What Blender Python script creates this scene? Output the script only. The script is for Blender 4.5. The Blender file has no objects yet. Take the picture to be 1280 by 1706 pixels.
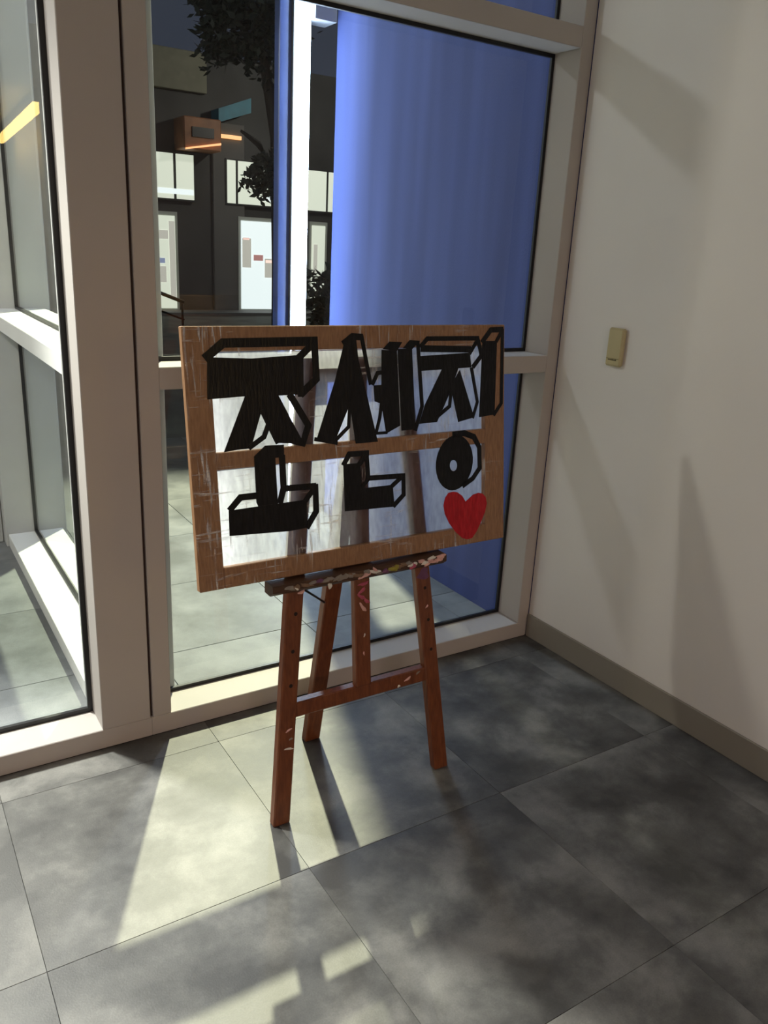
import bpy, bmesh, math, random
from mathutils import Vector, Matrix

random.seed(7)
scene = bpy.context.scene
COL = scene.collection

# ------------------------------------------------------------------ camera
CAM = Vector((0.0, 0.0, 1.433))
yaw, pitch, roll = 0.577389, 0.312906, 0.0521304
fwd = Vector((math.sin(yaw) * math.cos(pitch), math.cos(yaw) * math.cos(pitch), -math.sin(pitch)))
rgt = Vector((math.cos(yaw), -math.sin(yaw), 0))
upv = rgt.cross(fwd)
cr = math.cos(roll) * rgt + math.sin(roll) * upv
cu = -math.sin(roll) * rgt + math.cos(roll) * upv
cam_data = bpy.data.cameras.new('camera')
cam_data.sensor_fit = 'VERTICAL'
cam_data.sensor_height = 36.0
cam_data.lens = 1341.3 / 1706 * 36.0
cam_data.clip_start = 0.05
cam_data.clip_end = 200
cam = bpy.data.objects.new('camera', cam_data)
COL.objects.link(cam)
M3 = Matrix((cr, cu, -fwd)).transposed()
cam.matrix_world = Matrix.Translation(CAM) @ M3.to_4x4()
scene.camera = cam

# ------------------------------------------------------------------ night sky
world = bpy.data.worlds.new('night_sky')
scene.world = world
world.use_nodes = True
bg = world.node_tree.nodes['Background']
bg.inputs[0].default_value = (0.62, 0.72, 1.0, 1)
bg.inputs[1].default_value = 0.055

# ------------------------------------------------------------------ lamps
def point_lamp(name, loc, power, col, radius, spot=None, blend=0.3, target=None):
    ld = bpy.data.lights.new(name, 'SPOT' if spot else 'POINT')
    ld.energy = power
    ld.color = col
    ld.shadow_soft_size = radius
    if spot:
        ld.spot_size = spot
        ld.spot_blend = blend
    o = bpy.data.objects.new(name, ld)
    COL.objects.link(o)
    o.location = loc
    if target:
        o.rotation_euler = (Vector(target) - Vector(loc)).to_track_quat('-Z', 'Y').to_euler()
    return o

point_lamp('street_lamp', (2.46, 5.80, 5.30), 4200, (1.0, 0.95, 0.63), 0.05, math.radians(62), 0.35, (0.6, 1.6, 0.0))
point_lamp('vestibule_lamp', (-1.30, 3.58, 2.95), 60, (1.0, 0.95, 0.96), 0.06)
point_lamp('vestibule_lamp', (-1.17, 2.62, 2.90), 100, (1.0, 0.92, 0.80), 0.07)
point_lamp('vestibule_floor_fill', (-0.30, 3.45, 2.90), 1150, (1.0, 0.95, 0.84), 0.16, math.radians(54), 0.7, (-0.15, 1.28, 0.0))  # added spot, unseen; brightens the floor behind the tall pane
point_lamp('facade_fill', (8.2, 13.2, 4.6), 150, (1.0, 0.92, 0.75), 0.1)  # added lamp, unseen; lifts the dark building front
hall = bpy.data.lights.new('hall_fill_light', 'AREA')  # added area lamp, unseen; fills the frame fronts with warm light
hall.shape = 'RECTANGLE'; hall.size = 1.2; hall.size_y = 0.3
hall.energy = 135; hall.color = (1.0, 0.76, 0.69)
hall_o = bpy.data.objects.new('hall_fill_light', hall)
COL.objects.link(hall_o)
hall_o.location = (-1.2, -4.2, 2.74)

# ------------------------------------------------------------------ exposure
scene.view_settings.view_transform = 'Standard'
scene.view_settings.look = 'None'
scene.view_settings.exposure = 0.0
scene.view_settings.gamma = 1.0
scene.view_settings.use_curve_mapping = False

# ------------------------------------------------------------------ materials
def new_mat(name):
    m = bpy.data.materials.new(name)
    m.use_nodes = True
    nt = m.node_tree
    return m, nt, nt.nodes, nt.links, nt.nodes['Principled BSDF']

def plain(name, col, rough=0.5, metal=0.0, spec=0.5, var=0.0, scale=8.0, bump=0.0, bscale=60.0, coat=0.0):
    m, nt, N, L, b = new_mat(name)
    b.inputs['Roughness'].default_value = rough
    b.inputs['Metallic'].default_value = metal
    b.inputs['Specular IOR Level'].default_value = spec
    b.inputs['Coat Weight'].default_value = coat
    b.inputs['Base Color'].default_value = (*col, 1)
    if var or bump:
        geo = N.new('ShaderNodeNewGeometry')
    if var:
        n = N.new('ShaderNodeTexNoise')
        n.inputs['Scale'].default_value = scale
        n.inputs['Detail'].default_value = 5
        L.new(geo.outputs['Position'], n.inputs['Vector'])
        r = N.new('ShaderNodeValToRGB')
        r.color_ramp.elements[0].position = 0.3
        r.color_ramp.elements[1].position = 0.7
        r.color_ramp.elements[0].color = (*[c * (1 - var) for c in col], 1)
        r.color_ramp.elements[1].color = (*[min(1, c * (1 + var)) for c in col], 1)
        L.new(n.outputs['Fac'], r.inputs['Fac'])
        L.new(r.outputs['Color'], b.inputs['Base Color'])
    if bump:
        n2 = N.new('ShaderNodeTexNoise')
        n2.inputs['Scale'].default_value = bscale
        n2.inputs['Detail'].default_value = 4
        L.new(geo.outputs['Position'], n2.inputs['Vector'])
        bp = N.new('ShaderNodeBump')
        bp.inputs['Strength'].default_value = bump
        bp.inputs['Distance'].default_value = 0.004
        L.new(n2.outputs['Fac'], bp.inputs['Height'])
        L.new(bp.outputs['Normal'], b.inputs['Normal'])
    return m

def streaked(name, c1, c2):
    """rolled wall paint in uneven upright bands"""
    m, nt, N, L, b = new_mat(name)
    geo = N.new('ShaderNodeNewGeometry')
    mp = N.new('ShaderNodeMapping'); mp.inputs['Scale'].default_value = (4.5, 4.5, 0.28)
    L.new(geo.outputs['Position'], mp.inputs['Vector'])
    n = N.new('ShaderNodeTexNoise'); n.inputs['Scale'].default_value = 1.0; n.inputs['Detail'].default_value = 3
    L.new(mp.outputs[0], n.inputs['Vector'])
    r = N.new('ShaderNodeValToRGB')
    r.color_ramp.elements[0].position = 0.33; r.color_ramp.elements[0].color = (*c1, 1)
    r.color_ramp.elements[1].position = 0.68; r.color_ramp.elements[1].color = (*c2, 1)
    L.new(n.outputs['Fac'], r.inputs['Fac']); L.new(r.outputs['Color'], b.inputs['Base Color'])
    b.inputs['Roughness'].default_value = 0.8
    b.inputs['Specular IOR Level'].default_value = 0.12
    n2 = N.new('ShaderNodeTexNoise'); n2.inputs['Scale'].default_value = 110; n2.inputs['Detail'].default_value = 3
    L.new(geo.outputs['Position'], n2.inputs['Vector'])
    bp = N.new('ShaderNodeBump'); bp.inputs['Strength'].default_value = 0.2; bp.inputs['Distance'].default_value = 0.003
    L.new(n2.outputs['Fac'], bp.inputs['Height']); L.new(bp.outputs[0], b.inputs['Normal'])
    return m

def emitter(name, col, strength):
    m, nt, N, L, b = new_mat(name)
    b.inputs['Base Color'].default_value = (0.8, 0.8, 0.8, 1)
    b.inputs['Emission Color'].default_value = (*col, 1)
    b.inputs['Emission Strength'].default_value = strength
    return m

def glass_mat(name, tint, refl=1.0):
    m, nt, N, L, b = new_mat(name)
    N.remove(b)
    tr = N.new('ShaderNodeBsdfTransparent')
    tr.inputs['Color'].default_value = (*tint, 1)
    gl = N.new('ShaderNodeBsdfGlossy')
    gl.inputs['Roughness'].default_value = 0.0
    gl.inputs['Color'].default_value = (refl, refl, refl, 1)
    fr = N.new('ShaderNodeFresnel')
    fr.inputs['IOR'].default_value = 1.5
    mx = N.new('ShaderNodeMixShader')
    ge = N.new('ShaderNodeNewGeometry')          # one mirror image per pane: only the face the ray enters reflects
    inv = N.new('ShaderNodeMath'); inv.operation = 'SUBTRACT'; inv.inputs[0].default_value = 1.0
    L.new(ge.outputs['Backfacing'], inv.inputs[1])
    mu = N.new('ShaderNodeMath'); mu.operation = 'MULTIPLY'
    L.new(fr.outputs[0], mu.inputs[0]); L.new(inv.outputs[0], mu.inputs[1])
    L.new(mu.outputs[0], mx.inputs[0])
    L.new(tr.outputs[0], mx.inputs[1])
    L.new(gl.outputs[0], mx.inputs[2])
    L.new(mx.outputs[0], N['Material Output'].inputs['Surface'])
    return m

def concrete_tile(name, dark, mid, light, rough=0.42, scale=2.3):
    """cloudy concrete-look floor tile; every tile has its own cloud"""
    m, nt, N, L, b = new_mat(name)
    geo = N.new('ShaderNodeNewGeometry')
    oi = N.new('ShaderNodeObjectInfo')
    ml = N.new('ShaderNodeMath'); ml.operation = 'MULTIPLY'; ml.inputs[1].default_value = 37.0
    L.new(oi.outputs['Random'], ml.inputs[0])
    cb = N.new('ShaderNodeCombineXYZ')
    L.new(ml.outputs[0], cb.inputs['Z'])
    va = N.new('ShaderNodeVectorMath'); va.operation = 'ADD'
    L.new(geo.outputs['Position'], va.inputs[0]); L.new(cb.outputs[0], va.inputs[1])
    n1 = N.new('ShaderNodeTexNoise'); n1.inputs['Scale'].default_value = scale
    n1.inputs['Detail'].default_value = 9; n1.inputs['Roughness'].default_value = 0.6
    n1.inputs['Distortion'].default_value = 0.12
    L.new(va.outputs[0], n1.inputs['Vector'])
    r = N.new('ShaderNodeValToRGB')
    r.color_ramp.elements[0].position = 0.37; r.color_ramp.elements[0].color = (*dark, 1)
    r.color_ramp.elements[1].position = 0.66; r.color_ramp.elements[1].color = (*light, 1)
    e = r.color_ramp.elements.new(0.50); e.color = (*mid, 1)
    L.new(n1.outputs['Fac'], r.inputs['Fac'])
    n2 = N.new('ShaderNodeTexNoise'); n2.inputs['Scale'].default_value = 260
    n2.inputs['Detail'].default_value = 2
    L.new(geo.outputs['Position'], n2.inputs['Vector'])
    mx = N.new('ShaderNodeMixRGB'); mx.blend_type = 'OVERLAY'; mx.inputs[0].default_value = 0.22
    L.new(r.outputs['Color'], mx.inputs[1]); L.new(n2.outputs['Fac'], mx.inputs[2])
    L.new(mx.outputs[0], b.inputs['Base Color'])
    rr = N.new('ShaderNodeMapRange')
    rr.inputs['To Min'].default_value = rough - 0.08; rr.inputs['To Max'].default_value = rough + 0.14
    L.new(n1.outputs['Fac'], rr.inputs['Value']); L.new(rr.outputs[0], b.inputs['Roughness'])
    bp = N.new('ShaderNodeBump'); bp.inputs['Strength'].default_value = 0.12
    bp.inputs['Distance'].default_value = 0.002
    L.new(n2.outputs['Fac'], bp.inputs['Height']); L.new(bp.outputs[0], b.inputs['Normal'])
    return m

def wood(name, c1, c2, rough=0.45, axis=(1, 1, 1), scale=1.0):
    m, nt, N, L, b = new_mat(name)
    geo = N.new('ShaderNodeNewGeometry')
    mp = N.new('ShaderNodeMapping'); mp.inputs['Scale'].default_value = axis
    L.new(geo.outputs['Position'], mp.inputs['Vector'])
    n = N.new('ShaderNodeTexNoise'); n.inputs['Scale'].default_value = 9 * scale
    n.inputs['Detail'].default_value = 6; n.inputs['Distortion'].default_value = 0.4
    L.new(mp.outputs[0], n.inputs['Vector'])
    r = N.new('ShaderNodeValToRGB')
    r.color_ramp.elements[0].position = 0.32; r.color_ramp.elements[0].color = (*c1, 1)
    r.color_ramp.elements[1].position = 0.70; r.color_ramp.elements[1].color = (*c2, 1)
    L.new(n.outputs['Fac'], r.inputs['Fac']); L.new(r.outputs['Color'], b.inputs['Base Color'])
    b.inputs['Roughness'].default_value = rough
    bp = N.new('ShaderNodeBump'); bp.inputs['Strength'].default_value = 0.15; bp.inputs['Distance'].default_value = 0.002
    L.new(n.outputs['Fac'], bp.inputs['Height']); L.new(bp.outputs[0], b.inputs['Normal'])
    return m

def black_paint(name, col, rough=0.3):
    """hand-brushed thick paint: streaky bump along the strokes"""
    m, nt, N, L, b = new_mat(name)
    geo = N.new('ShaderNodeNewGeometry')
    mp = N.new('ShaderNodeMapping'); mp.inputs['Scale'].default_value = (160, 160, 22)
    mp.inputs['Rotation'].default_value = (0, 0.25, 0)
    L.new(geo.outputs['Position'], mp.inputs['Vector'])
    n = N.new('ShaderNodeTexNoise'); n.inputs['Scale'].default_value = 1.0; n.inputs['Detail'].default_value = 3
    L.new(mp.outputs[0], n.inputs['Vector'])
    r = N.new('ShaderNodeValToRGB')
    r.color_ramp.elements[0].position = 0.35; r.color_ramp.elements[0].color = (*col, 1)
    r.color_ramp.elements[1].position = 0.78; r.color_ramp.elements[1].color = (*[c * 1.5 + 0.006 for c in col], 1)
    L.new(n.outputs['Fac'], r.inputs['Fac']); L.new(r.outputs['Color'], b.inputs['Base Color'])
    b.inputs['Roughness'].default_value = rough
    b.inputs['Specular IOR Level'].default_value = 0.22
    bp = N.new('ShaderNodeBump'); bp.inputs['Strength'].default_value = 0.5; bp.inputs['Distance'].default_value = 0.003
    L.new(n.outputs['Fac'], bp.inputs['Height']); L.new(bp.outputs[0], b.inputs['Normal'])
    return m

def panel_mat():
    """milky sheet that lets the light behind through"""
    m, nt, N, L, b = new_mat('milky_sheet'); N.remove(b)
    geo = N.new('ShaderNodeNewGeometry')
    mp = N.new('ShaderNodeMapping'); mp.inputs['Scale'].default_value = (55, 55, 16)
    L.new(geo.outputs['Position'], mp.inputs['Vector'])
    n = N.new('ShaderNodeTexNoise'); n.inputs['Scale'].default_value = 1.6; n.inputs['Detail'].default_value = 5
    L.new(mp.outputs[0], n.inputs['Vector'])
    r = N.new('ShaderNodeValToRGB')
    r.color_ramp.elements[0].position = 0.3; r.color_ramp.elements[0].color = (0.42, 0.43, 0.50, 1)
    r.color_ramp.elements[1].position = 0.75; r.color_ramp.elements[1].color = (0.64, 0.65, 0.74, 1)
    L.new(n.outputs['Fac'], r.inputs['Fac'])
    tl = N.new('ShaderNodeBsdfTranslucent'); L.new(r.outputs['Color'], tl.inputs['Color'])
    df = N.new('ShaderNodeBsdfDiffuse'); df.inputs['Color'].default_value = (0.6, 0.6, 0.62, 1)
    tr = N.new('ShaderNodeBsdfTransparent'); tr.inputs['Color'].default_value = (0.9, 0.9, 0.92, 1)
    m1 = N.new('ShaderNodeMixShader'); m1.inputs[0].default_value = 0.12
    L.new(tl.outputs[0], m1.inputs[1]); L.new(df.outputs[0], m1.inputs[2])
    m2 = N.new('ShaderNodeMixShader'); m2.inputs[0].default_value = 0.36
    L.new(m1.outputs[0], m2.inputs[1]); L.new(tr.outputs[0], m2.inputs[2])
    L.new(m2.outputs[0], N['Material Output'].inputs['Surface'])
    return m

def wrap_mat():
    """clear stretch film: nearly invisible, with glossy creases and scuffs"""
    m, nt, N, L, b = new_mat('stretch_film'); N.remove(b)
    geo = N.new('ShaderNodeNewGeometry')
    def streak(sc, rot, lo, hi):
        mp = N.new('ShaderNodeMapping'); mp.inputs['Scale'].default_value = sc
        mp.inputs['Rotation'].default_value = rot
        L.new(geo.outputs['Position'], mp.inputs['Vector'])
        n = N.new('ShaderNodeTexNoise'); n.inputs['Scale'].default_value = 1.0; n.inputs['Detail'].default_value = 3
        n.inputs['Distortion'].default_value = 0.6
        L.new(mp.outputs[0], n.inputs['Vector'])
        mr = N.new('ShaderNodeMapRange'); mr.inputs['From Min'].default_value = lo; mr.inputs['From Max'].default_value = hi
        L.new(n.outputs['Fac'], mr.inputs['Value'])
        return n, mr
    nv, sv = streak((120, 20, 9), (0, 0.12, 0), 0.565, 0.70)      # upright creases
    nh, sh = streak((11, 20, 130), (0, 0.06, 0), 0.59, 0.71)     # level creases
    npch, sp = streak((6, 6, 5), (0, 0, 0), 0.45, 0.60)          # where the film is wrinkled
    mxm = N.new('ShaderNodeMath'); mxm.operation = 'MAXIMUM'
    L.new(sv.outputs[0], mxm.inputs[0]); L.new(sh.outputs[0], mxm.inputs[1])
    mu = N.new('ShaderNodeMath'); mu.operation = 'MULTIPLY'
    L.new(mxm.outputs[0], mu.inputs[0]); L.new(sp.outputs[0], mu.inputs[1])
    fac = N.new('ShaderNodeMapRange'); fac.inputs['To Min'].default_value = 0.006; fac.inputs['To Max'].default_value = 0.75
    L.new(mu.outputs[0], fac.inputs['Value'])
    ad = N.new('ShaderNodeMath'); ad.operation = 'ADD'
    L.new(nv.outputs['Fac'], ad.inputs[0]); L.new(nh.outputs['Fac'], ad.inputs[1])
    bp = N.new('ShaderNodeBump'); bp.inputs['Strength'].default_value = 0.9; bp.inputs['Distance'].default_value = 0.006
    L.new(ad.outputs[0], bp.inputs['Height'])
    gl = N.new('ShaderNodeBsdfGlossy'); gl.inputs['Roughness'].default_value = 0.22
    L.new(bp.outputs[0], gl.inputs['Normal'])
    df = N.new('ShaderNodeBsdfDiffuse'); df.inputs['Color'].default_value = (0.95, 0.95, 0.98, 1)
    L.new(bp.outputs[0], df.inputs['Normal'])
    tl = N.new('ShaderNodeBsdfTranslucent'); tl.inputs['Color'].default_value = (0.8, 0.8, 0.85, 1)
    mg = N.new('ShaderNodeMixShader'); mg.inputs[0].default_value = 0.55
    L.new(gl.outputs[0], mg.inputs[1]); L.new(df.outputs[0], mg.inputs[2])
    tr = N.new('ShaderNodeBsdfTransparent')
    mx = N.new('ShaderNodeMixShader')
    L.new(fac.outputs[0], mx.inputs[0]); L.new(tr.outputs[0], mx.inputs[1]); L.new(mg.outputs[0], mx.inputs[2])
    L.new(mx.outputs[0], N['Material Output'].inputs['Surface'])
    return m

M = {}
M['floor'] = concrete_tile('floor_tile_grey', (0.046, 0.044, 0.043), (0.092, 0.090, 0.086), (0.19, 0.186, 0.174), 0.5, 4.6)
M['floor_base'] = plain('floor_joint', (0.035, 0.035, 0.034), 0.8, var=0.2)
M['paving'] = concrete_tile('paving_grey', (0.070, 0.076, 0.080), (0.115, 0.123, 0.13), (0.175, 0.185, 0.19), 0.6, 3.0)
M['paving_base'] = plain('paving_joint', (0.10, 0.10, 0.10), 0.9, var=0.2)
M['asphalt'] = plain('street_asphalt', (0.10, 0.105, 0.09), 0.85, var=0.35, scale=2.0, bump=0.4, bscale=80)
M['wall'] = plain('white_wall_paint', (0.78, 0.75, 0.725), 0.6, var=0.03, scale=2.0, bump=0.06, bscale=220)
M['ceiling'] = plain('white_ceiling_paint', (0.75, 0.74, 0.72), 0.7, var=0.03)
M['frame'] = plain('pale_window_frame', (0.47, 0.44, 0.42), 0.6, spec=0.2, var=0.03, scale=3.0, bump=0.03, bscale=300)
M['sill'] = plain('sill_paint_lit', (0.74, 0.75, 0.73), 0.4, var=0.03)  # lamp-lit brightness of the sill put into its colour
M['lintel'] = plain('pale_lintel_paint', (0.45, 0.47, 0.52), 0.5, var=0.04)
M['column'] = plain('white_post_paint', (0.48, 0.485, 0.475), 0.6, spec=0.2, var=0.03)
M['gasket'] = plain('black_rubber', (0.006, 0.006, 0.008), 0.45)
M['groove'] = plain('dark_joint', (0.03, 0.012, 0.01), 0.7)
M['skirting'] = plain('grey_brown_vinyl', (0.26, 0.235, 0.20), 0.5, var=0.04, scale=4)
M['glass'] = glass_mat('window_glass', (0.93, 0.96, 0.97))
M['blue'] = streaked('blue_wall_paint', (0.030, 0.042, 0.125), (0.062, 0.084, 0.235))
M['blue_post'] = plain('blue_post_paint', (0.055, 0.08, 0.22), 0.35, var=0.12, scale=5)
M['led'] = emitter('cool_white_tube', (0.68, 0.82, 1.0), 40.0)
M['lamp_warm'] = emitter('warm_yellow_tube', (1.0, 0.68, 0.20), 27.0)
M['easel'] = wood('reddish_stained_wood', (0.12, 0.032, 0.011), (0.205, 0.062, 0.021), 0.38, (14, 14, 1.6))
M['tray'] = wood('dark_stained_wood', (0.045, 0.022, 0.013), (0.10, 0.045, 0.022), 0.45, (2, 14, 14))
M['board_v'] = wood('board_wood_upright', (0.23, 0.115, 0.055), (0.35, 0.19, 0.095), 0.42, (22, 22, 2))
M['board_h'] = wood('board_wood_level', (0.23, 0.115, 0.055), (0.35, 0.19, 0.095), 0.42, (20, 20, 3))
M['sheet'] = panel_mat()
M['film'] = wrap_mat()
M['ink'] = black_paint('black_brushed_paint', (0.0025, 0.0027, 0.004))
M['red'] = black_paint('red_brushed_paint', (0.38, 0.008, 0.016), 0.28)
M['steel'] = plain('black_steel', (0.012, 0.012, 0.013), 0.4, metal=0.6)
M['hole'] = plain('bolt_hole_dark', (0.012, 0.006, 0.004), 0.8)
M['cream'] = plain('yellowed_cream_plastic', (0.50, 0.43, 0.24), 0.42, var=0.04, scale=20)
M['print'] = plain('dark_brown_print', (0.10, 0.075, 0.03), 0.6)
M['seam'] = plain('cream_seam', (0.24, 0.20, 0.10), 0.6)
for nm, c in dict(pink=(0.72, 0.42, 0.38), rose=(0.45, 0.08, 0.14), white=(0.75, 0.72, 0.66), olive=(0.30, 0.26, 0.03),
                  violet=(0.14, 0.05, 0.12), brown=(0.20, 0.12, 0.07), grey=(0.24, 0.21, 0.18)).items():
    M['paint_' + nm] = plain('dried_paint_' + nm, c, 0.45, var=0.15, scale=90, bump=0.3)
# far street
M['facade'] = plain('dark_stone_cladding', (0.055, 0.055, 0.055), 0.6, var=0.35, scale=1.2)
M['facade_pillar'] = plain('grey_stone_pillar', (0.17, 0.165, 0.16), 0.7, var=0.12, scale=1.5)
M['facade_panel'] = plain('olive_grey_panel', (0.26, 0.25, 0.18), 0.7, var=0.08)
M['teal'] = plain('teal_sign_panel', (0.02, 0.22, 0.32), 0.5, var=0.2, scale=5)
M['room_glow'] = emitter('lit_room_white', (0.97, 1.0, 0.78), 0.66)
M['room_glow2'] = emitter('lit_room_bright', (0.93, 1.0, 0.97), 0.95)
M['door_frame'] = plain('pale_door_frame', (0.62, 0.64, 0.58), 0.5, var=0.03)
M['poster'] = emitter('glow_painted_notice', (0.95, 0.88, 0.72), 0.42)  # notices and prints glow by themselves; light from behind is painted in
M['poster_red'] = emitter('glow_painted_red_print', (0.9, 0.25, 0.22), 0.35)
M['poster_blue'] = emitter('glow_painted_blue_print', (0.35, 0.45, 0.8), 0.35)
M['orange_light'] = emitter('orange_strip_light', (1.0, 0.42, 0.12), 1.3)
M['canopy_orange'] = plain('orange_lit_canopy', (0.34, 0.14, 0.06), 0.5, var=0.3, scale=4)  # orange light on the canopy put into its colour
M['dark_metal'] = plain('dark_window_metal', (0.03, 0.03, 0.033), 0.4)
M['leaf'] = plain('dark_night_leaf', (0.020, 0.030, 0.022), 0.6, var=0.4, scale=3)
M['bark'] = plain('dark_bark', (0.04, 0.032, 0.026), 0.85, var=0.3, scale=9)

# ------------------------------------------------------------------ mesh helpers
WL = {}          # world location of every object that may be a parent

def link(name, verts, faces, mat, parent=None, smooth=False, origin=None):
    vs = [Vector(v) for v in verts]
    lo = Vector((min(v.x for v in vs), min(v.y for v in vs), min(v.z for v in vs)))
    hi = Vector((max(v.x for v in vs), max(v.y for v in vs), max(v.z for v in vs)))
    c = Vector(origin) if origin is not None else Vector(((lo.x + hi.x) / 2, (lo.y + hi.y) / 2, lo.z))
    me = bpy.data.meshes.new(name)
    me.from_pydata([v - c for v in vs], [], faces)
    me.update()
    me.materials.append(mat)
    if smooth:
        for p in me.polygons:
            p.use_smooth = True
    o = bpy.data.objects.new(name, me)
    COL.objects.link(o)
    WL[o] = c
    if parent is not None:
        o.parent = parent
        o.location = c - WL[parent]
    else:
        o.location = c
    return o

def empty(name, loc):
    o = bpy.data.objects.new(name, None)
    o.empty_display_size = 0.1
    COL.objects.link(o)
    o.location = loc
    WL[o] = Vector(loc)
    return o

def tag(o, label, cat, group=None):
    o['label'] = label
    o['category'] = cat
    if group:
        o['group'] = group
    return o

def struct(o):
    o['kind'] = 'structure'
    return o

BOXF = [(0, 3, 2, 1), (4, 5, 6, 7), (0, 1, 5, 4), (1, 2, 6, 5), (2, 3, 7, 6), (3, 0, 4, 7)]

def bevel_mesh(o, w, seg=1):
    bm = bmesh.new()
    bm.from_mesh(o.data)
    bmesh.ops.recalc_face_normals(bm, faces=bm.faces)
    bmesh.ops.bevel(bm, geom=list(bm.edges), offset=w, segments=seg, affect='EDGES', profile=0.6)
    bm.to_mesh(o.data)
    bm.free()

def box(name, x0, x1, y0, y1, z0, z1, mat, parent=None, bev=0.0):
    v = [(x0, y0, z0), (x1, y0, z0), (x1, y1, z0), (x0, y1, z0), (x0, y0, z1), (x1, y0, z1), (x1, y1, z1), (x0, y1, z1)]
    o = link(name, v, BOXF, mat, parent)
    if bev:
        bevel_mesh(o, bev)
    return o

def prism(name, bottom, top, mat, parent=None, bev=0.0):
    """hexahedron from a bottom and a top quad (four points each)"""
    o = link(name, list(bottom) + list(top), BOXF, mat, parent)
    if bev:
        bevel_mesh(o, bev)
    return o

def tube(name, pts, r, mat, parent=None, seg=8):
    vs, fs = [], []
    pts = [Vector(p) for p in pts]
    for i, p in enumerate(pts):
        d = (pts[min(i + 1, len(pts) - 1)] - pts[max(i - 1, 0)]).normalized()
        a = d.orthogonal().normalized()
        b = d.cross(a)
        rr = r[i] if isinstance(r, (list, tuple)) else r
        for k in range(seg):
            t = 2 * math.pi * k / seg
            vs.append(p + (a * math.cos(t) + b * math.sin(t)) * rr)
    for i in range(len(pts) - 1):
        for k in range(seg):
            fs.append((i * seg + k, i * seg + (k + 1) % seg, (i + 1) * seg + (k + 1) % seg, (i + 1) * seg + k))
    fs.append(tuple(range(seg - 1, -1, -1)))
    fs.append(tuple(range((len(pts) - 1) * seg, len(pts) * seg)))
    return link(name, vs, fs, mat, parent, smooth=True)

# ================================================================== SETTING
ZC = 2.75
# ---- indoor floor: a base slab and single tiles with hairline joints
floor = struct(box('floor', -4.0, 2.10, -10.0, 2.272, -0.08, -0.003, M['floor_base']))
TS = 0.6
GX, GY = 0.155, 1.408          # one tile corner of the laid grid
def tile_field(parent, name, mat, x_lo, x_hi, y_lo, y_hi, gap, depth, bev):
    cache = {}
    i0 = math.floor((x_lo - GX) / TS); i1 = math.ceil((x_hi - GX) / TS)
    j0 = math.floor((y_lo - GY) / TS); j1 = math.ceil((y_hi - GY) / TS)
    for i in range(i0, i1):
        for j in range(j0, j1):
            xa, xb = max(GX + i * TS, x_lo) + gap, min(GX + (i + 1) * TS, x_hi) - gap
            ya, yb = max(GY + j * TS, y_lo) + gap, min(GY + (j + 1) * TS, y_hi) - gap
            if xb - xa < 0.02 or yb - ya < 0.02:
                continue
            k = (round(xb - xa, 4), round(yb - ya, 4))
            if k not in cache:
                o = box(name, xa, xb, ya, yb, -depth, 0.0, mat, parent, bev=bev)
                cache[k] = o
            else:
                s = cache[k]
                o = s.copy()
                COL.objects.link(o)
                o.parent = parent
                o.location = Vector(((xa + xb) / 2, (ya + yb) / 2, -depth)) - WL[parent]
tile_field(floor, 'floor_tile', M['floor'], -1.05, 2.10, -0.40, 2.13, 0.0004, 0.003, 0.0005)

# ---- paving outside and in the vestibule
pavement = struct(box('pavement', -4.0, 2.10, 2.272, 5.92, -0.10, -0.004, M['paving_base']))
tile_field(pavement, 'paving_slab', M['paving'], -0.45, 2.10, 2.272, 5.92, 0.0012, 0.004, 0.0012)
street = struct(box('street', -14.0, 34.0, 5.92, 24.0, -0.16, -0.012, M['asphalt']))

# ---- walls and ceiling
struct(box('wall_right', 2.10, 2.28, -10.0, 2.13, -0.08, ZC, M['wall']))
struct(box('wall_left', -4.15, -4.0, -10.0, 4.0, -0.08, ZC, M['wall']))
struct(box('wall_back', -4.15, 2.28, -10.15, -10.0, -0.08, ZC, M['wall']))
struct(box('wall_front', -4.0, -1.66, 2.13, 2.38, -0.003, ZC, M['wall']))
struct(box('ceiling', -4.15, 2.28, -10.15, 2.385, ZC, ZC + 0.12, M['ceiling']))
struct(box('baseboard_right', 2.091, 2.10, -10.0, 2.128, 0.0, 0.095, M['skirting'], bev=0.002))
wo = struct(box('wall_outside', 2.10, 2.28, 2.13, 3.85, -0.08, 3.6, M['blue']))

struct(box('trim_1', 1.985, 2.10, 3.86, 3.985, 2.46, 3.5, M['lintel']))      # lintel between post and blue wall

# ---- glazed front: main bay
FY0, FY1, GYL = 2.13, 2.270, 2.262

def gasket_frame(name, axis, pos, a0, a1, z0, z1, w, t, mat, parent):
    """rubber line round a pane, one mesh; axis 'y' = pane in an X-Z plane, 'x' = pane in a Y-Z plane"""
    vs, fs = [], []
    def bar(a, b, c, d):
        n = len(vs)
        for p in (pos - t / 2, pos + t / 2):
            for (q, z) in ((a, c), (b, c), (b, d), (a, d)):
                vs.append((q, p, z) if axis == 'y' else (p, q, z))
        fs.extend([(n, n + 1, n + 2, n + 3), (n + 7, n + 6, n + 5, n + 4), (n, n + 4, n + 5, n + 1),
                   (n + 1, n + 5, n + 6, n + 2), (n + 2, n + 6, n + 7, n + 3), (n + 3, n + 7, n + 4, n)])
    bar(a0, a1, z0, z0 + w); bar(a0, a1, z1 - w, z1)
    bar(a0, a0 + w, z0 + w, z1 - w); bar(a1 - w, a1, z0 + w, z1 - w)
    return link(name, vs, fs, mat, parent)

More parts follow.
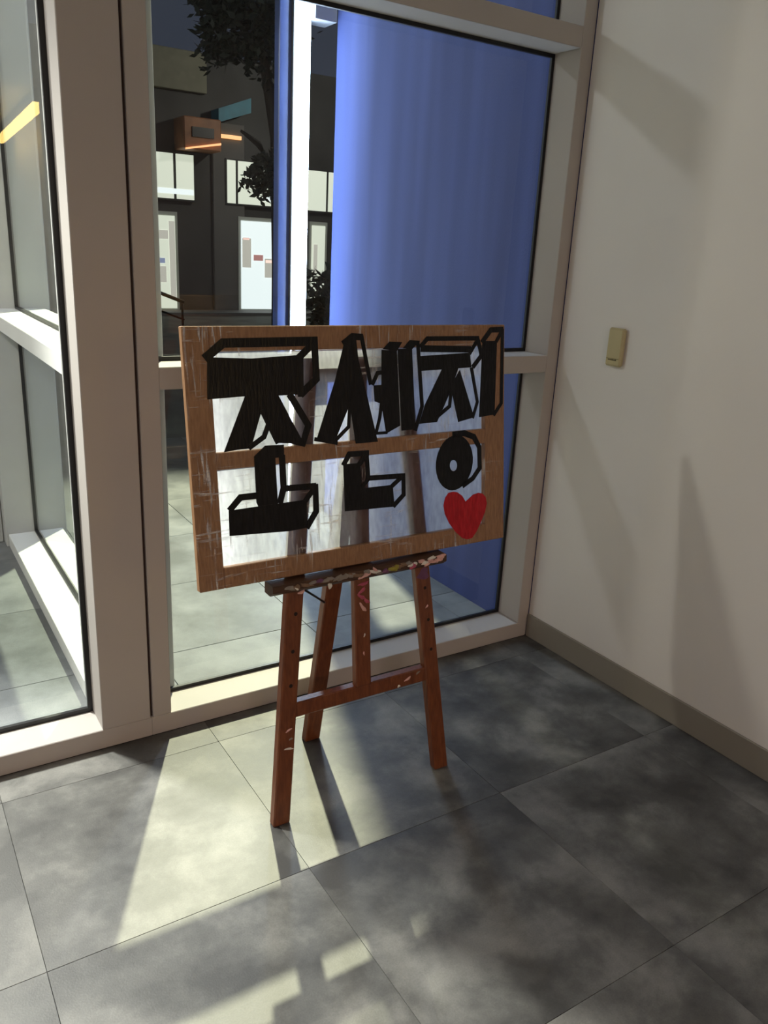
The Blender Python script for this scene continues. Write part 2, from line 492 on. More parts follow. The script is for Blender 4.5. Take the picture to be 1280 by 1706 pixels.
w1 = struct(empty('window_1', (0.592, FY0, 0)))
box('bottom_rail', 0.592, 2.09, FY0, FY1, 0.0, 0.062, M['frame'], w1, 0.002)
box('mullion', 0.596, 0.652, FY0, FY1, 0.062, ZC, M['frame'], w1, 0.002)
box('joint', 0.588, 0.596, FY0 + 0.012, FY1, 0.062, ZC, M['groove'], w1)
box('jamb', 2.045, 2.09, FY0, FY1, 0.062, ZC, M['frame'], w1, 0.002)
box('sealant', 2.09, 2.0995, FY0 + 0.004, FY1, 0.0, ZC, M['frame'], w1)
for z0, z1 in ((1.05, 1.11), (2.078, 2.14), (2.69, ZC)):
    box('cross_rail', 0.652, 2.045, FY0, FY1, z0, z1, M['frame'], w1, 0.002)
for z0, z1 in ((0.062, 1.05), (1.11, 2.078), (2.14, 2.69)):
    box('glass_pane', 0.656, 2.041, GYL - 0.003, GYL + 0.003, z0 + 0.004, z1 - 0.004, M['glass'], w1)
    gasket_frame('gasket', 'y', 2.2535, 0.652, 2.045, z0, z1, 0.012, 0.010, M['gasket'], w1)

# ---- glazed front: bay beside it with one tall pane
w2 = struct(empty('window_2', (0.0, FY0, 0)))
box('bottom_rail', -1.66, 0.592, FY0, FY1, 0.0, 0.062, M['frame'], w2, 0.002)
box('mullion', 0.448, 0.588, FY0, FY1, 0.062, ZC, M['frame'], w2, 0.002)
box('mullion', -1.66, -1.52, FY0, FY1, 0.062, ZC, M['frame'], w2, 0.002)
box('cross_rail', -1.52, 0.448, FY0, FY1, 2.69, ZC, M['frame'], w2, 0.002)
box('glass_pane', -1.516, 0.444, GYL - 0.003, GYL + 0.003, 0.066, 2.686, M['glass'], w2)
gasket_frame('gasket', 'y', 2.2535, -1.52, 0.448, 0.062, 2.69, 0.014, 0.012, M['gasket'], w2)

# ---- glazed side wall running outwards
w3 = struct(empty('window_3', (0.59, 2.40, 0)))
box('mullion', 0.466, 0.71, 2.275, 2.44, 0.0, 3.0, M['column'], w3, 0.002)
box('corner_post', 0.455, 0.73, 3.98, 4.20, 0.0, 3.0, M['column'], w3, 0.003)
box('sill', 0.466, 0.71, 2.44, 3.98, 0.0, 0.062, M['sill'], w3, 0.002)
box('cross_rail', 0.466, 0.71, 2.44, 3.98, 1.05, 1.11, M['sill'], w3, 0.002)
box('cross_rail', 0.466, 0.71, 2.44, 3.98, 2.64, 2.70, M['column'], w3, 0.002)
for z0, z1 in ((0.062, 1.05), (1.11, 2.64)):
    box('glass_pane', 0.589, 0.595, 2.444, 3.976, z0 + 0.004, z1 - 0.004, M['glass'], w3)
    gasket_frame('gasket', 'x', 0.592, 2.44, 3.98, z0, z1, 0.010, 0.020, M['gasket'], w3)
wv = struct(empty('wall_vestibule', (-1.5, 4.05, 0)))
for xa, xb in ((-3.9, -2.2), (-2.19, -0.9), (-0.89, 0.452)):
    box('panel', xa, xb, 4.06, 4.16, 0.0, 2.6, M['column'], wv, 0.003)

# ================================================================== BLUE POST WITH LIGHT TUBE
lp = tag(empty('light_post', (1.89, 3.97, 0)), 'slim blue post with a tall glowing white tube, outside the window', 'light')
box('post', 1.832, 1.985, 3.93, 3.985, 0.0, 3.5, M['blue_post'], lp, 0.004)
box('tube_holder', 1.893, 1.985, 3.905, 3.93, 0.0, 3.5, M['dark_metal'], lp, 0.002)
vs, fs = [], []
prof = [(-0.040, 0.0), (-0.036, -0.018), (-0.018, -0.030), (0.018, -0.030), (0.036, -0.018), (0.040, 0.0)]
for z in (0.02, 0.9, 1.8, 2.7, 3.45):
    for (dx, dy) in prof:
        vs.append((1.939 + dx, 3.904 + dy, z))
n = len(prof)
for k in range(4):
    for i in range(n):
        a, b = k * n + i, k * n + (i + 1) % n
        fs.append((a, b, b + n, a + n))
fs.append(tuple(range(n - 1, -1, -1))); fs.append(tuple(range(4 * n, 5 * n)))
link('glowing_tube', vs, fs, M['led'], lp)

# ================================================================== BOARD ON THE EASEL
LEAN = 0.138
SL, CL = math.sin(LEAN), math.cos(LEAN)
BC = Vector((1.036, 1.690, 0.961))
def B(u, v, w):
    return BC + Vector((u, 0, 0)) + Vector((0, SL, CL)) * v + Vector((0, -CL, SL)) * w

bd = tag(empty('painted_board', B(0, -0.3, -0.01)),
         'brown framed board with milky panels and black brushed block letters, leaning on the easel', 'board')
def bbox_(name, u0, u1, v0, v1, w0, w1, mat, parent, bev=0.0):
    return prism(name, [B(u0, v0, w0), B(u1, v0, w0), B(u1, v1, w0), B(u0, v1, w0)],
                 [B(u0, v0, w1), B(u1, v0, w1), B(u1, v1, w1), B(u0, v1, w1)], mat, parent, bev)
HW, HH, TH = 0.455, 0.300, -0.020
bbox_('frame_stile', -HW, -0.394, -HH, HH, TH, 0, M['board_v'], bd, 0.002)
bbox_('frame_stile', 0.386, HW, -HH, HH, TH, 0, M['board_v'], bd, 0.002)
bbox_('frame_rail', -0.394, 0.386, 0.244, HH, TH, 0, M['board_h'], bd, 0.002)
bbox_('frame_rail', -0.394, 0.386, -HH, -0.250, TH, 0, M['board_h'], bd, 0.002)
bbox_('frame_rail', -0.394, 0.386, -0.021, 0.019, TH, 0, M['board_h'], bd, 0.002)
for v0, v1 in ((0.019, 0.244), (-0.250, -0.021)):
    s = link('milky_panel', [B(-0.394, v0, -0.016), B(0.386, v0, -0.016), B(0.386, v1, -0.016), B(-0.394, v1, -0.016)],
             [(0, 1, 2, 3)], M['sheet'], bd)
    s['label'] = 'pale translucent panel'

LETTERS = [{"p":[[[-0.4013,0.2326],[-0.2966,0.2271],[-0.1761,0.2324],[-0.1749,0.1398],[-0.2332,0.1404],[-0.3153,0.1428],[-0.4073,0.1402]],[[-0.3149,0.1489],[-0.2719,0.1471],[-0.2743,0.1191],[-0.31,0.0228],[-0.3432,0.0223],[-0.3766,0.0194]],[[-0.2944,0.1604],[-0.2364,0.1456],[-0.1726,0.0223],[-0.2414,0.0302],[-0.2631,0.071],[-0.2818,0.1226]]],"l":[[[[-0.4038,0.2321],[-0.3629,0.2624],[-0.1303,0.2633]],0.0204],[[[-0.1344,0.2674],[-0.1326,0.1752],[-0.1737,0.1423]],0.019],[[[-0.1746,0.228],[-0.1377,0.258]],0.0181],[[[-0.1726,0.2318],[-0.1764,0.1382]],0.0145],[[[-0.2038,0.1394],[-0.1596,0.0659],[-0.1762,0.0243],[-0.2061,0.0331]],0.0163],[[[-0.3132,0.0253],[-0.2765,0.047],[-0.262,0.0773]],0.0127],[[[-0.2778,0.1067],[-0.243,0.0317]],0.0118]]},
    {"p":[[[-0.0528,0.2602],[-0.0204,0.2775],[-0.0135,0.2107],[-0.0433,0.1087],[-0.0895,0.0194],[-0.1391,0.0298],[-0.0834,0.1667]],[[-0.0346,0.2633],[-0.0134,0.214],[0.0357,0.0112],[-0.0297,0.0114],[-0.0444,0.1188]]],"l":[[[[-0.0529,0.257],[-0.0297,0.273],[-0.0038,0.2716]],0.0163],[[[-0.0038,0.2729],[0.0183,0.1578]],0.0118],[[[-0.091,0.0208],[-0.0483,0.0551],[-0.0433,0.1087]],0.0091],[[[-0.1427,0.0314],[-0.0835,0.0175]],0.0091]]},
    {"p":[[[0.0269,0.1531],[0.0743,0.1537],[0.0825,0.1183],[0.0528,0.1042],[0.0289,0.1133]],[[0.0531,0.2397],[0.0986,0.2374],[0.1042,0.0472],[0.0611,0.0297],[0.0488,0.1061]],[[0.1016,0.2408],[0.1454,0.2419],[0.1515,0.0352],[0.1081,0.0335]],[[0.0564,0.2413],[0.0768,0.2595],[0.1154,0.2575],[0.0986,0.2357]],[[0.1172,0.2422],[0.1382,0.2624],[0.1709,0.2604],[0.1462,0.2402]]],"l":[[[[0.0242,0.1566],[0.0397,0.183],[0.0597,0.1848]],0.0113],[[[0.1632,0.2571],[0.1738,0.0928],[0.1515,0.0334]],0.0118],[[[0.0488,0.1061],[0.043,0.072],[0.0307,0.0339]],0.0091],[[[0.0327,0.0327],[0.0632,0.0323]],0.0072]]},
    {"p":[[[0.1712,0.2219],[0.3328,0.227],[0.3376,0.1879],[0.1741,0.1837]],[[0.2402,0.1879],[0.2949,0.1911],[0.2695,0.1314],[0.2216,0.0487],[0.1638,0.0476],[0.1825,0.0959]],[[0.2668,0.1406],[0.2985,0.1828],[0.3464,0.0533],[0.2918,0.0439]]],"l":[[[[0.1724,0.246],[0.1939,0.2654],[0.3589,0.2644],[0.3724,0.2191],[0.3437,0.1899]],0.0122],[[[0.3328,0.2263],[0.3581,0.259]],0.0113],[[[0.1757,0.2405],[0.3327,0.2356]],0.0163],[[[0.3376,0.1853],[0.3575,0.0945],[0.3417,0.0535]],0.01],[[[0.2208,0.0622],[0.2631,0.0882],[0.2686,0.1279]],0.0109]]},
    {"p":[[[0.3758,0.2571],[0.4267,0.2567],[0.4186,0.0566],[0.3635,0.0523]]],"l":[[[[0.3759,0.2553],[0.4048,0.2859],[0.4455,0.2869]],0.0136],[[[0.4253,0.2567],[0.4432,0.2822]],0.0113],[[[0.4456,0.2858],[0.4427,0.0865],[0.4166,0.0567]],0.0109]]},
    {"p":[[[-0.3038,0.0031],[-0.2501,-0.0015],[-0.2489,-0.1375],[-0.2917,-0.1321],[-0.3041,-0.1058]],[[-0.3038,0.0031],[-0.2749,0.0264],[-0.2262,0.0249],[-0.2272,-0.0051],[-0.2544,-0.0044]],[[-0.3739,-0.1162],[-0.2958,-0.115],[-0.1728,-0.1138],[-0.1737,-0.1841],[-0.2222,-0.1857],[-0.3755,-0.1761]]],"l":[[[[-0.2327,-0.003],[-0.2324,-0.0791],[-0.2431,-0.1113]],0.0154],[[[-0.3698,-0.1141],[-0.3432,-0.0888],[-0.301,-0.089]],0.0145],[[[-0.2325,-0.0801],[-0.1491,-0.083]],0.0145],[[[-0.1747,-0.115],[-0.1493,-0.0864]],0.0136],[[[-0.1472,-0.0815],[-0.1479,-0.1458],[-0.1743,-0.1816]],0.0145]]},
    {"p":[[[-0.0673,-0.0368],[-0.0188,-0.0384],[-0.0137,-0.1034],[0.0774,-0.1042],[0.082,-0.1626],[-0.0672,-0.1565]]],"l":[[[[-0.0657,-0.0376],[-0.0493,-0.0135],[0.0051,-0.0153]],0.0136],[[[-0.0196,-0.0397],[0.001,-0.0178]],0.0136],[[[0.0011,-0.015],[0.0039,-0.0815]],0.0127],[[[0.0031,-0.0793],[0.1131,-0.0842]],0.0136],[[[0.0766,-0.1063],[0.1075,-0.0855]],0.0127],[[[0.111,-0.0822],[0.1108,-0.1342],[0.0796,-0.1594]],0.0127],[[[-0.0144,-0.0998],[0.0047,-0.0808]],0.0113]]},
    {"ring":[[[0.3415,-0.0711],[0.3386,-0.0859],[0.3334,-0.0998],[0.326,-0.1124],[0.3168,-0.1232],[0.3061,-0.1317],[0.2943,-0.1375],[0.2819,-0.1406],[0.2694,-0.1407],[0.2574,-0.1379],[0.2462,-0.1323],[0.2363,-0.1242],[0.2281,-0.1139],[0.2218,-0.1019],[0.2177,-0.0885],[0.2158,-0.0742],[0.2163,-0.0597],[0.2192,-0.0455],[0.2243,-0.032],[0.2314,-0.0198],[0.2402,-0.0092],[0.2505,-0.0008],[0.2619,0.0052],[0.274,0.0086],[0.2863,0.0091],[0.2983,0.0068],[0.3096,0.0017],[0.3198,-0.006],[0.3284,-0.016],[0.3352,-0.0281],[0.3397,-0.0416],[0.3418,-0.0561]],[[0.2867,-0.0737],[0.2865,-0.0767],[0.2858,-0.0794],[0.2847,-0.082],[0.2832,-0.0841],[0.2813,-0.0859],[0.2793,-0.0871],[0.277,-0.0877],[0.2746,-0.0878],[0.2723,-0.0872],[0.27,-0.0862],[0.268,-0.0846],[0.2661,-0.0825],[0.2647,-0.0801],[0.2636,-0.0774],[0.2629,-0.0745],[0.2627,-0.0715],[0.2629,-0.0686],[0.2636,-0.0658],[0.2647,-0.0633],[0.2662,-0.0611],[0.268,-0.0594],[0.2701,-0.0582],[0.2723,-0.0576],[0.2747,-0.0575],[0.277,-0.058],[0.2793,-0.059],[0.2814,-0.0606],[0.2832,-0.0627],[0.2847,-0.0651],[0.2858,-0.0678],[0.2865,-0.0707]]],"l":[[[[0.2757,0.0114],[0.3127,0.0125],[0.3458,-0.0001],[0.3642,-0.0301],[0.3657,-0.088],[0.3417,-0.1148],[0.3084,-0.1307]],0.0154]]}]
HEART = [[0.3157,-0.177],[0.3037,-0.1592],[0.2872,-0.1477],[0.2732,-0.1442],[0.2569,-0.1462],[0.2453,-0.1583],[0.2397,-0.1787],[0.2437,-0.2024],[0.259,-0.2315],[0.2801,-0.258],[0.3039,-0.2792],[0.3208,-0.2849],[0.3378,-0.2841],[0.3549,-0.2664],[0.3695,-0.2423],[0.384,-0.2162],[0.3912,-0.1911],[0.387,-0.1727],[0.3761,-0.1615],[0.3614,-0.1575],[0.342,-0.1604],[0.3276,-0.1697]]


def paint_mesh(name, polys, lines, w0, mat, ring=None):
    vs, fs = [], []
    layer = [w0]
    def add_poly(pts):
        w = layer[0]; layer[0] += 0.00012
        ar = sum(pts[i][0] * pts[(i + 1) % len(pts)][1] - pts[(i + 1) % len(pts)][0] * pts[i][1] for i in range(len(pts)))
        if ar < 0:
            pts = pts[::-1]
        n, k = len(vs), len(pts)
        for q in (0.0006, w):
            for (u, v) in pts:
                vs.append(B(u, v, q))
        fs.append(tuple(range(n + k, n + 2 * k)))
        for i in range(k):
            j = (i + 1) % k
            fs.append((n + i, n + j, n + k + j, n + k + i))
    for p in polys:
        add_poly(p)
    for pts, wd in lines:
        P = [Vector(p) for p in pts]
        Lf, Rt = [], []
        for i, p in enumerate(P):
            d1 = (P[i] - P[i - 1]).normalized() if i else (P[1] - P[0]).normalized()
            d2 = (P[i + 1] - P[i]).normalized() if i < len(P) - 1 else d1
            t = (d1 + d2).normalized()
            nn = Vector((-t.y, t.x))
            k = min(1.8, 1.0 / max(0.4, nn.dot(Vector((-d1.y, d1.x)))))
            h = wd / 2 * k * (1 + 0.08 * math.sin(7 * i + wd * 900))
            e = t * wd * 0.25 if i == len(P) - 1 else (-t * wd * 0.25 if i == 0 else Vector((0, 0)))
            Lf.append(p + nn * h + e); Rt.append(p - nn * h + e)
        add_poly([tuple(q) for q in Lf] + [tuple(q) for q in Rt[::-1]])
    if ring:
        o_, i_ = ring
        n, k = len(vs), len(o_)
        for (u, v) in o_: vs.append(B(u, v, w0))
        for (u, v) in i_: vs.append(B(u, v, w0))
        for (u, v) in o_: vs.append(B(u, v, 0.0006))
        for i in range(k):
            j = (i + 1) % k
            fs.append((n + i, n + k + i, n + k + j, n + j))
            fs.append((n + i, n + j, n + 2 * k + j, n + 2 * k + i))
    return link(name, vs, fs, mat, bd)

LNAMES = ['first upper letter, a wide black shape with two splayed legs', 'second upper letter, a tall black peak',
          'black double uprights with a small side block', 'third black letter with bar and two splayed legs',
          'tall narrow black upright at the board edge', 'lower black letter with an upright on a flat base',
          'lower black corner-shaped letter', 'lower black ring-shaped letter']
for g, lb in zip(LETTERS, LNAMES):
    o = paint_mesh('painted_letter', g.get('p', []), g['l'], 0.0012, M['ink'], g.get('ring'))
    o['label'] = lb
o = paint_mesh('painted_heart', [HEART], [], 0.0016, M['red'])
o['label'] = 'red brushed heart below the ring-shaped letter'
fw = link('plastic_wrap', [B(-HW, -HH, 0.0004), B(HW, -HH, 0.0004), B(HW, HH, 0.0004), B(-HW, HH, 0.0004)], [(0, 1, 2, 3)], M['film'], bd)
fw['label'] = 'clear crinkled plastic film'

# ================================================================== EASEL
TL = math.tan(LEAN)
def EY(z):
    return 1.578 + TL * z          # front plane of the easel
es = tag(empty('easel', (1.03, 1.70, 0)), 'reddish brown wooden easel with paint-smeared tray holding the board', 'easel')
def slat(name, xb, xt, z0, z1, w, t, mat, yf=EY, bev=0.003):
    def q(x, z):
        y = yf(z)
        return [(x - w / 2, y, z), (x + w / 2, y, z), (x + w / 2, y + t, z), (x - w / 2, y + t, z)]
    return prism(name, q(xb, z0), q(xt, z1), mat, es, bev)
leg_l = slat('front_leg', 0.762, 0.900, 0.0, 1.19, 0.047, 0.026, M['easel'])
leg_r = slat('front_leg', 1.276, 1.166, 0.0, 1.19, 0.047, 0.026, M['easel'])
mast = slat('centre_post', 1.022, 1.036, 0.318, 1.19, 0.047, 0.024, M['easel'])
slat('rear_leg', 1.008, 1.020, 0.0, 0.92, 0.050, 0.028, M['easel'], yf=lambda z: 1.880 - 0.17 * z)
def cross(name, x0, x1, z0, z1, f, t, mat, bev=0.003):
    ya, yb = EY(z0) + f, EY(z1) + f
    return prism(name, [(x0, ya, z0), (x1, ya, z0), (x1, ya + t, z0), (x0, ya + t, z0)],
                 [(x0, yb, z1), (x1, yb, z1), (x1, yb + t, z1), (x0, yb + t, z1)], mat, es, bev)
cb = cross('cross_bar', 0.80, 1.25, 0.281, 0.321, 0.003, 0.026, M['easel'])
cross('head_block', 0.872, 1.194, 1.13, 1.195, 0.026, 0.022, M['easel'])
# tray: bevelled ledge that carries the board
vs = []
for x in (0.750, 1.266):
    for (y, z) in ((1.620, 0.6585), (1.619, 0.640), (1.634, 0.628), (1.666, 0.628), (1.666, 0.6585)):
        vs.append((x, y, z))
fs = [(0, 1, 2, 3, 4), (9, 8, 7, 6, 5)] + [(i, i + 5, (i + 1) % 5 + 5, (i + 1) % 5) for i in range(5)]
tray = link('tray', vs, fs, M['tray'], es)
tray['label'] = 'dark tray crusted with dried paint'
# peg holes
def disc(name, c, r, parent, mat, seg=10):
    vs = [(c[0], c[1] - 0.0006, c[2])]
    for k in range(seg):
        t = 2 * math.pi * k / seg
        vs.append((c[0] + r * math.cos(t), c[1] - 0.0005 + TL * r * math.sin(t), c[2] + r * math.sin(t)))
    fs = [(0, 1 + (k + 1) % seg, 1 + k) for k in range(seg)]
    return link(name, vs, fs, mat, parent)
for (x, z) in ((0.830, 0.557), (0.817, 0.461), (0.807, 0.372)):
    disc('peg_hole', (x, EY(z), z), 0.0052, leg_l, M['hole'])
for (x, z) in ((1.226, 0.554), (1.236, 0.461), (1.244, 0.373)):
    disc('peg_hole', (x, EY(z), z), 0.0048, leg_r, M['hole'])
tube('stay_wire', [(0.858, 1.690, 0.612), (0.922, 1.742, 0.557), (0.988, 1.795, 0.500)], 0.0032, M['steel'], es, 6)
# dried paint
def blob(parent, c, a, b, ang, mat, th=0.004):
    """flat lump of dried paint on a front-facing surface"""
    seg, vs, fs = 10, [], []
    ca, sa = math.cos(ang), math.sin(ang)
    for ring, (k, d) in enumerate(((1.0, 0.0), (0.72, th * 0.8), (0.3, th))):
        for s in range(seg):
            t = 2 * math.pi * s / seg
            wob = 1 + 0.22 * math.sin(3 * t + c[0] * 91) + 0.12 * math.cos(5 * t + c[2] * 57)
            x, z = a * k * wob * math.cos(t), b * k * wob * math.sin(t)
            X, Z = x * ca - z * sa, x * sa + z * ca
            vs.append((c[0] + X, c[1] - d + TL * Z * 0.5, c[2] + Z))
    for r_ in range(2):
        for s in range(seg):
            s2 = (s + 1) % seg
            fs.append((r_ * seg + s, r_ * seg + s2, (r_ + 1) * seg + s2, (r_ + 1) * seg + s))
    fs.append(tuple(range(2 * seg, 3 * seg)))
    return link('paint_smear', vs, fs, mat, parent, smooth=True)
rnd = random.Random(3)
for i in range(26):
    x = 0.80 + i * 0.0180 + rnd.uniform(-0.006, 0.006)
    key = rnd.choice(['grey', 'brown', 'grey', 'brown', 'violet', 'white', 'grey', 'brown'])
    if x > 1.18:
        key = rnd.choice(['pink', 'white', 'pink', 'grey'])
    blob(tray, (x, 1.620, 0.648 + rnd.uniform(-0.005, 0.006)), rnd.uniform(0.010, 0.020), rnd.uniform(0.004, 0.008),
         rnd.uniform(-0.3, 0.3), M['paint_' + key], 0.005)
for (x, z, a, b, an, key) in ((0.826, 0.622, 0.010, 0.004, 0.3, 'pink'), (0.812, 0.634, 0.008, 0.003, -0.6, 'white'), (1.006, 0.634, 0.020, 0.005, 0.25, 'pink'),
                              (1.036, 0.645, 0.009, 0.004, -0.7, 'pink'), (1.095, 0.638, 0.018, 0.008, 0.1, 'olive'),
                              (0.905, 0.624, 0.006, 0.008, 0.0, 'white'), (1.155, 0.634, 0.012, 0.007, 0.6, 'rose'),
                              (1.20, 0.632, 0.010, 0.004, 0.3, 'pink'), (1.225, 0.637, 0.014, 0.004, 0.2, 'pink'),
                              (1.245, 0.648, 0.016, 0.005, 0.1, 'pink'), (1.215, 0.648, 0.014, 0.004, 0.1, 'white')):
    blob(tray, (x, 1.619, z + 0.010), a, b, an, M['paint_' + key], 0.006)
for (x, z, a, b, an, key) in ((1.030, 0.600, 0.016, 0.005, 0.1, 'rose'), (1.024, 0.582, 0.014, 0.005, 0.6, 'rose'),
                              (1.022, 0.566, 0.014, 0.005, -0.6, 'rose'), (1.038, 0.552, 0.012, 0.005, -0.7, 'rose'),
                              (1.026, 0.536, 0.018, 0.005, -0.95, 'pink'), (1.028, 0.46, 0.006, 0.002, 1.2, 'white'), (1.024, 0.41, 0.002, 0.006, 0.1, 'pink')):
    blob(mast, (x, EY(z) - 0.0002, z), a, b, an, M['paint_' + key], 0.0022)
for (x, z, a, b, an, key) in ((1.222, 0.592, 0.019, 0.020, 0.2, 'violet'), (1.232, 0.50, 0.006, 0.003, 0.8, 'pink')):
    blob(leg_r, (x, EY(z) - 0.0002, z), a, b, an, M['paint_' + key], 0.0012)
for (x, z, a, b, an, key) in ((0.795, 0.255, 0.010, 0.003, 0.4, 'pink'), (0.793, 0.205, 0.014, 0.003, -0.2, 'white'), (0.800, 0.23, 0.006, 0.003, 0.2, 'grey')):
    blob(leg_l, (x, EY(z) - 0.0002, z), a, b, an, M['paint_' + key], 0.0010)
for (x, z, a, b, an, key) in ((1.165, 0.302, 0.012, 0.004, 0.4, 'pink'), (1.135, 0.288, 0.005, 0.004, 0.2, 'white'), (1.20, 0.312, 0.008, 0.003, 0.5, 'grey')):
    blob(cb, (x, EY(z) + 0.0028, z), a, b, an, M['paint_' + key], 0.0012)

# ================================================================== WALL UNIT
sn = tag(empty('wall_sensor', (2.10, 1.862, 1.108)), 'small yellowed cream plastic box mounted on the white wall', 'wall sensor')
box('case', 2.080, 2.0995, 1.829, 1.895, 1.108, 1.232, M['cream'], sn, 0.006)
box('seam', 2.0793, 2.0805, 1.835, 1.889, 1.1325, 1.1345, M['seam'], sn)
x0 = 1.846
for k, (wd, hz) in enumerate(((0.005, 0.005), (0.004, 0.004), (0.004, 0.005), (0.005, 0.004), (0.004, 0.003), (0.005, 0.003))):
    box('print_mark', 2.0792, 2.0804, x0, x0 + wd, 1.1295 - hz / 2, 1.1295 + hz / 2, M['print'], sn)
    x0 += wd + 0.0015

# ================================================================== CEILING LAMP FAR BEHIND (seen mirrored in the tall pane)
cl = tag(empty('linear_lamp', (1.81, -6.6, 2.58)), 'long warm yellow linear ceiling lamp mirrored in the tall glass pane', 'lamp')
def skew_bar(name, xa, xb, ya, yb, z0, z1, hw, mat):
    return prism(name, [(xa - hw, ya, z0), (xa + hw, ya, z0), (xb + hw, yb, z0), (xb - hw, yb, z0)],
                 [(xa - hw, ya, z1), (xa + hw, ya, z1), (xb + hw, yb, z1), (xb - hw, yb, z1)], mat, cl)
skew_bar('lamp_housing', 1.90, 1.70, -8.6, -4.5, 2.63, 2.745, 0.045, M['column'])
skew_bar('lamp_tube', 1.90, 1.70, -8.55, -4.55, 2.58, 2.63, 0.055, M['lamp_warm'])

# ================================================================== STREET BEYOND
YB = 17.0
bld = tag(empty('building', (6.5, YB, 0)), 'dark stone building with lit windows and doors across the street', 'building')
box('facade', 1.0, 16.0, YB + 0.12, YB + 0.6, 0.0, 4.95, M['facade'], bld)
box('facade_panel', 3.6, 6.35, YB - 0.05, YB + 0.12, 4.22, 4.93, M['facade_panel'], bld, 0.01)
pl = box('stone_pillar', 6.48, 7.17, YB + 0.03, YB + 0.12, 0.0, 3.75, M['facade_pillar'], bld, 0.01)
prism('sign_panel', [(6.48, YB - 0.32, 3.70), (7.17, YB - 0.32, 3.95), (7.17, YB + 0.1, 3.95), (6.48, YB + 0.1, 3.70)],
      [(6.48, YB - 0.32, 3.95), (7.17, YB - 0.32, 4.22), (7.17, YB + 0.1, 4.22), (6.48, YB + 0.1, 3.95)], M['teal'], bld)
box('strip_light', 6.46, 7.08, YB - 0.03, YB + 0.03, 3.46, 3.53, M['orange_light'], pl)
cp = box('canopy', 5.70, 6.46, YB - 0.5, YB + 0.1, 3.14, 3.72, M['canopy_orange'], bld, 0.02)
box('canopy_panel', 5.86, 6.30, YB - 0.53, YB - 0.5, 3.36, 3.54, M['dark_metal'], cp)
prism('canopy_light', [(5.72, YB - 0.54, 3.12), (6.44, YB - 0.54, 3.26), (6.44, YB - 0.5, 3.26), (5.72, YB - 0.5, 3.12)],
      [(5.72, YB - 0.54, 3.15), (6.44, YB - 0.54, 3.30), (6.44, YB - 0.5, 3.30), (5.72, YB - 0.5, 3.15)], M['orange_light'], cp)
def lit_window(x0, x1, z0, z1, splits, glow):
    f = box('window', x0, x1, YB, YB + 0.10, z0, z1, M['dark_metal'], bld)
    xs = [x0] + list(splits) + [x1]
    for a, b in zip(xs[:-1], xs[1:]):
        box('pane', a + 0.03, b - 0.03, YB - 0.02, YB, z0 + 0.03, z1 - 0.03, glow, f)
    box('pane_light', x0 + 0.5 * (x1 - x0), x1 - 0.04, YB - 0.025, YB - 0.02, z0 + 0.12, z0 + 0.22, M['room_glow2'], f)
    return f
lit_window(4.3, 6.08, 2.2, 3.10, (5.0, 5.66), M['room_glow'])
lit_window(6.74, 8.45, 2.2, 3.09, (6.98,), M['room_glow'])
lit_window(8.60, 10.2, 2.18, 3.06, (9.12,), M['room_glow'])
def lit_door(x0, x1, glow, notes):
    f = box('door', x0, x1, YB, YB + 0.10, 0.04, 1.98, M['door_frame'], bld)
    box('door_glass', x0 + 0.06, x1 - 0.06, YB - 0.02, YB, 0.08, 1.90, glow, f)
    for (a, b, c, d, key) in notes:
        box('notice', x0 + a, x0 + b, YB - 0.03, YB - 0.02, c, d, M[key], f)
lit_door(4.7, 5.69, M['room_glow'], ((0.50, 0.78, 1.45, 1.62, 'poster'), (0.55, 0.70, 0.98, 1.08, 'poster_blue'), (0.52, 0.72, 0.60, 0.92, 'poster'), (0.80, 0.92, 0.3, 1.8, 'poster')))
lit_door(7.01, 8.3, M['room_glow2'], ((0.08, 0.28, 0.95, 1.55, 'poster'), (0.10, 0.24, 1.52, 1.56, 'poster_red'), (0.34, 0.56, 1.10, 1.22, 'poster_red'), (0.60, 0.84, 0.75, 1.15, 'poster'), (0.62, 0.82, 1.06, 1.12, 'poster_red')))
lit_door(8.70, 9.15, M['room_glow'], ((0.10, 0.2, 0.9, 1.5, 'poster'),))
box('step', 3.0, 10.4, YB - 0.7, YB, -0.01, 0.05, M['facade_pillar'], bld)

def foliage(name, parent, c, rad, n, size, seed):
    r = random.Random(seed)
    vs, fs = [], []
    for i in range(n):
        while True:
            p = Vector((r.uniform(-1, 1), r.uniform(-1, 1), r.uniform(-1, 1)))
            if 0.15 < p.length < 1:
                break
        k = 0.75 + 0.35 * math.sin(5 * p.x + seed) * math.cos(4 * p.z + 1) 
        p = Vector((p.x * rad[0], p.y * rad[1], p.z * rad[2])) * k + Vector(c)
        d = Vector((r.gauss(0, 1), r.gauss(0, 1), r.gauss(0, 0.7))).normalized()
        e = d.orthogonal().normalized()
        e = (Matrix.Rotation(r.uniform(0, 6.28), 3, d) @ e)
        s = size * r.uniform(0.6, 1.3)
        m_ = len(vs)
        vs += [p, p + d * s * 0.5 + e * s * 0.22, p + d * s, p + d * s * 0.5 - e * s * 0.22]
        fs.append((m_, m_ + 1, m_ + 2, m_ + 3))
    o = link(name, vs, fs, M['leaf'], parent)
    o['kind'] = 'stuff'
    return o
tr = tag(empty('street_tree', (4.35, 9.2, 0)), 'dark leafy tree standing between the window and the lit building', 'tree')
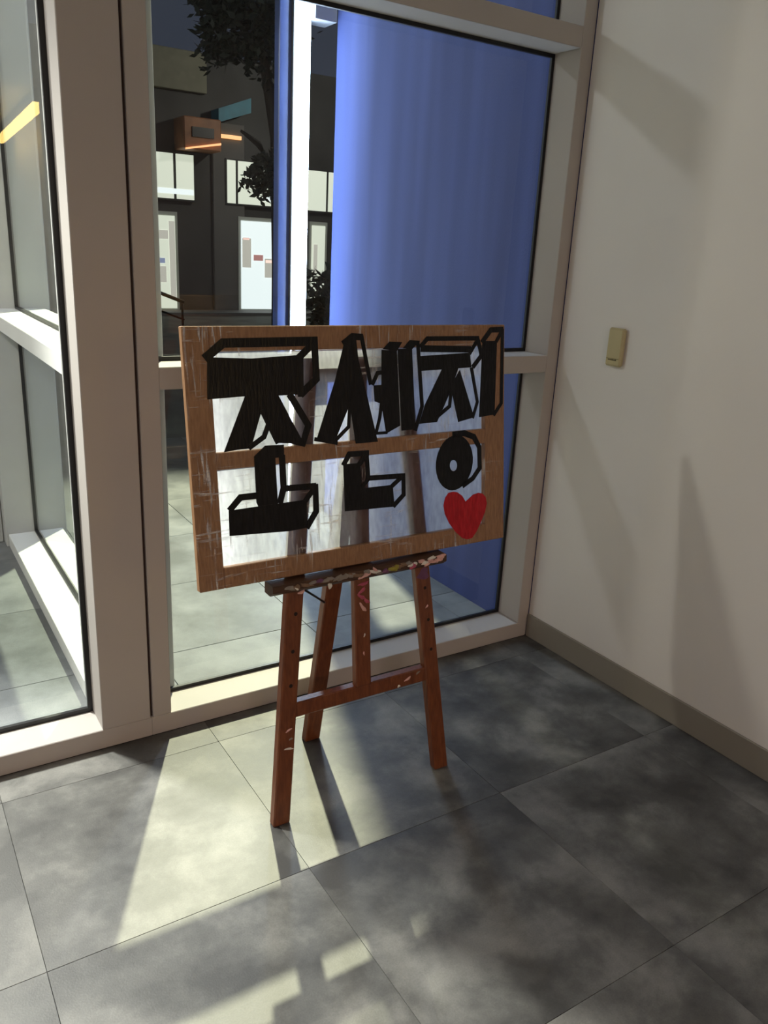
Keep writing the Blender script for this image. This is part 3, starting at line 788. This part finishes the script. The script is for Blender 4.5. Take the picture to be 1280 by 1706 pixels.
tube('trunk', [(4.35, 9.2, -0.02), (4.33, 9.2, 1.2), (4.25, 9.15, 2.6), (4.0, 9.1, 3.6)], [0.13, 0.11, 0.085, 0.04], M['bark'], tr)
tube('branch', [(4.25, 9.17, 2.2), (4.0, 9.1, 2.5), (3.75, 9.0, 2.6)], [0.05, 0.035, 0.015], M['bark'], tr, 6)
foliage('foliage', tr, (3.85, 9.1, 3.85), (0.95, 0.9, 0.95), 5200, 0.11, 2)
foliage('foliage', tr, (4.05, 8.9, 2.15), (0.34, 0.4, 0.30), 700, 0.10, 5)
sb = tag(empty('shrub', (3.78, 7.0, 0)), 'dark shrub in a pot seen between the glowing tube and blue wall', 'shrub')
vs, fs = [], []
for z, r_ in ((-0.012, 0.14), (0.30, 0.19), (0.34, 0.20), (0.34, 0.17), (0.26, 0.16)):
    for k in range(14):
        t = 2 * math.pi * k / 14
        vs.append((3.78 + r_ * math.cos(t), 7.0 + r_ * math.sin(t), z))
for i in range(4):
    for k in range(14):
        fs.append((i * 14 + k, i * 14 + (k + 1) % 14, (i + 1) * 14 + (k + 1) % 14, (i + 1) * 14 + k))
fs.append(tuple(range(13, -1, -1))); fs.append(tuple(range(56, 70)))
link('pot', vs, fs, M['dark_metal'], sb)
tube('stem', [(3.78, 7.0, 0.25), (3.77, 7.0, 0.8), (3.80, 6.98, 1.15)], [0.03, 0.02, 0.01], M['bark'], sb, 6)
foliage('foliage', sb, (3.78, 7.0, 0.92), (0.24, 0.24, 0.42), 600, 0.11, 8)
hr = tag(empty('handrail', (3.2, 10.0, 0)), 'black sloping metal handrail in front of the lit building', 'handrail')
tube('top_bar', [(2.2, 10.0, 1.15), (3.40, 10.0, 0.71)], 0.022, M['steel'], hr)
tube('lower_bar', [(2.2, 10.0, 0.93), (3.40, 10.0, 0.50)], 0.014, M['steel'], hr)
for x, z in ((2.62, 1.0), (3.0, 0.86), (3.38, 0.72)):
    tube('upright', [(x, 10.0, -0.012), (x, 10.0, z)], 0.016, M['steel'], hr)
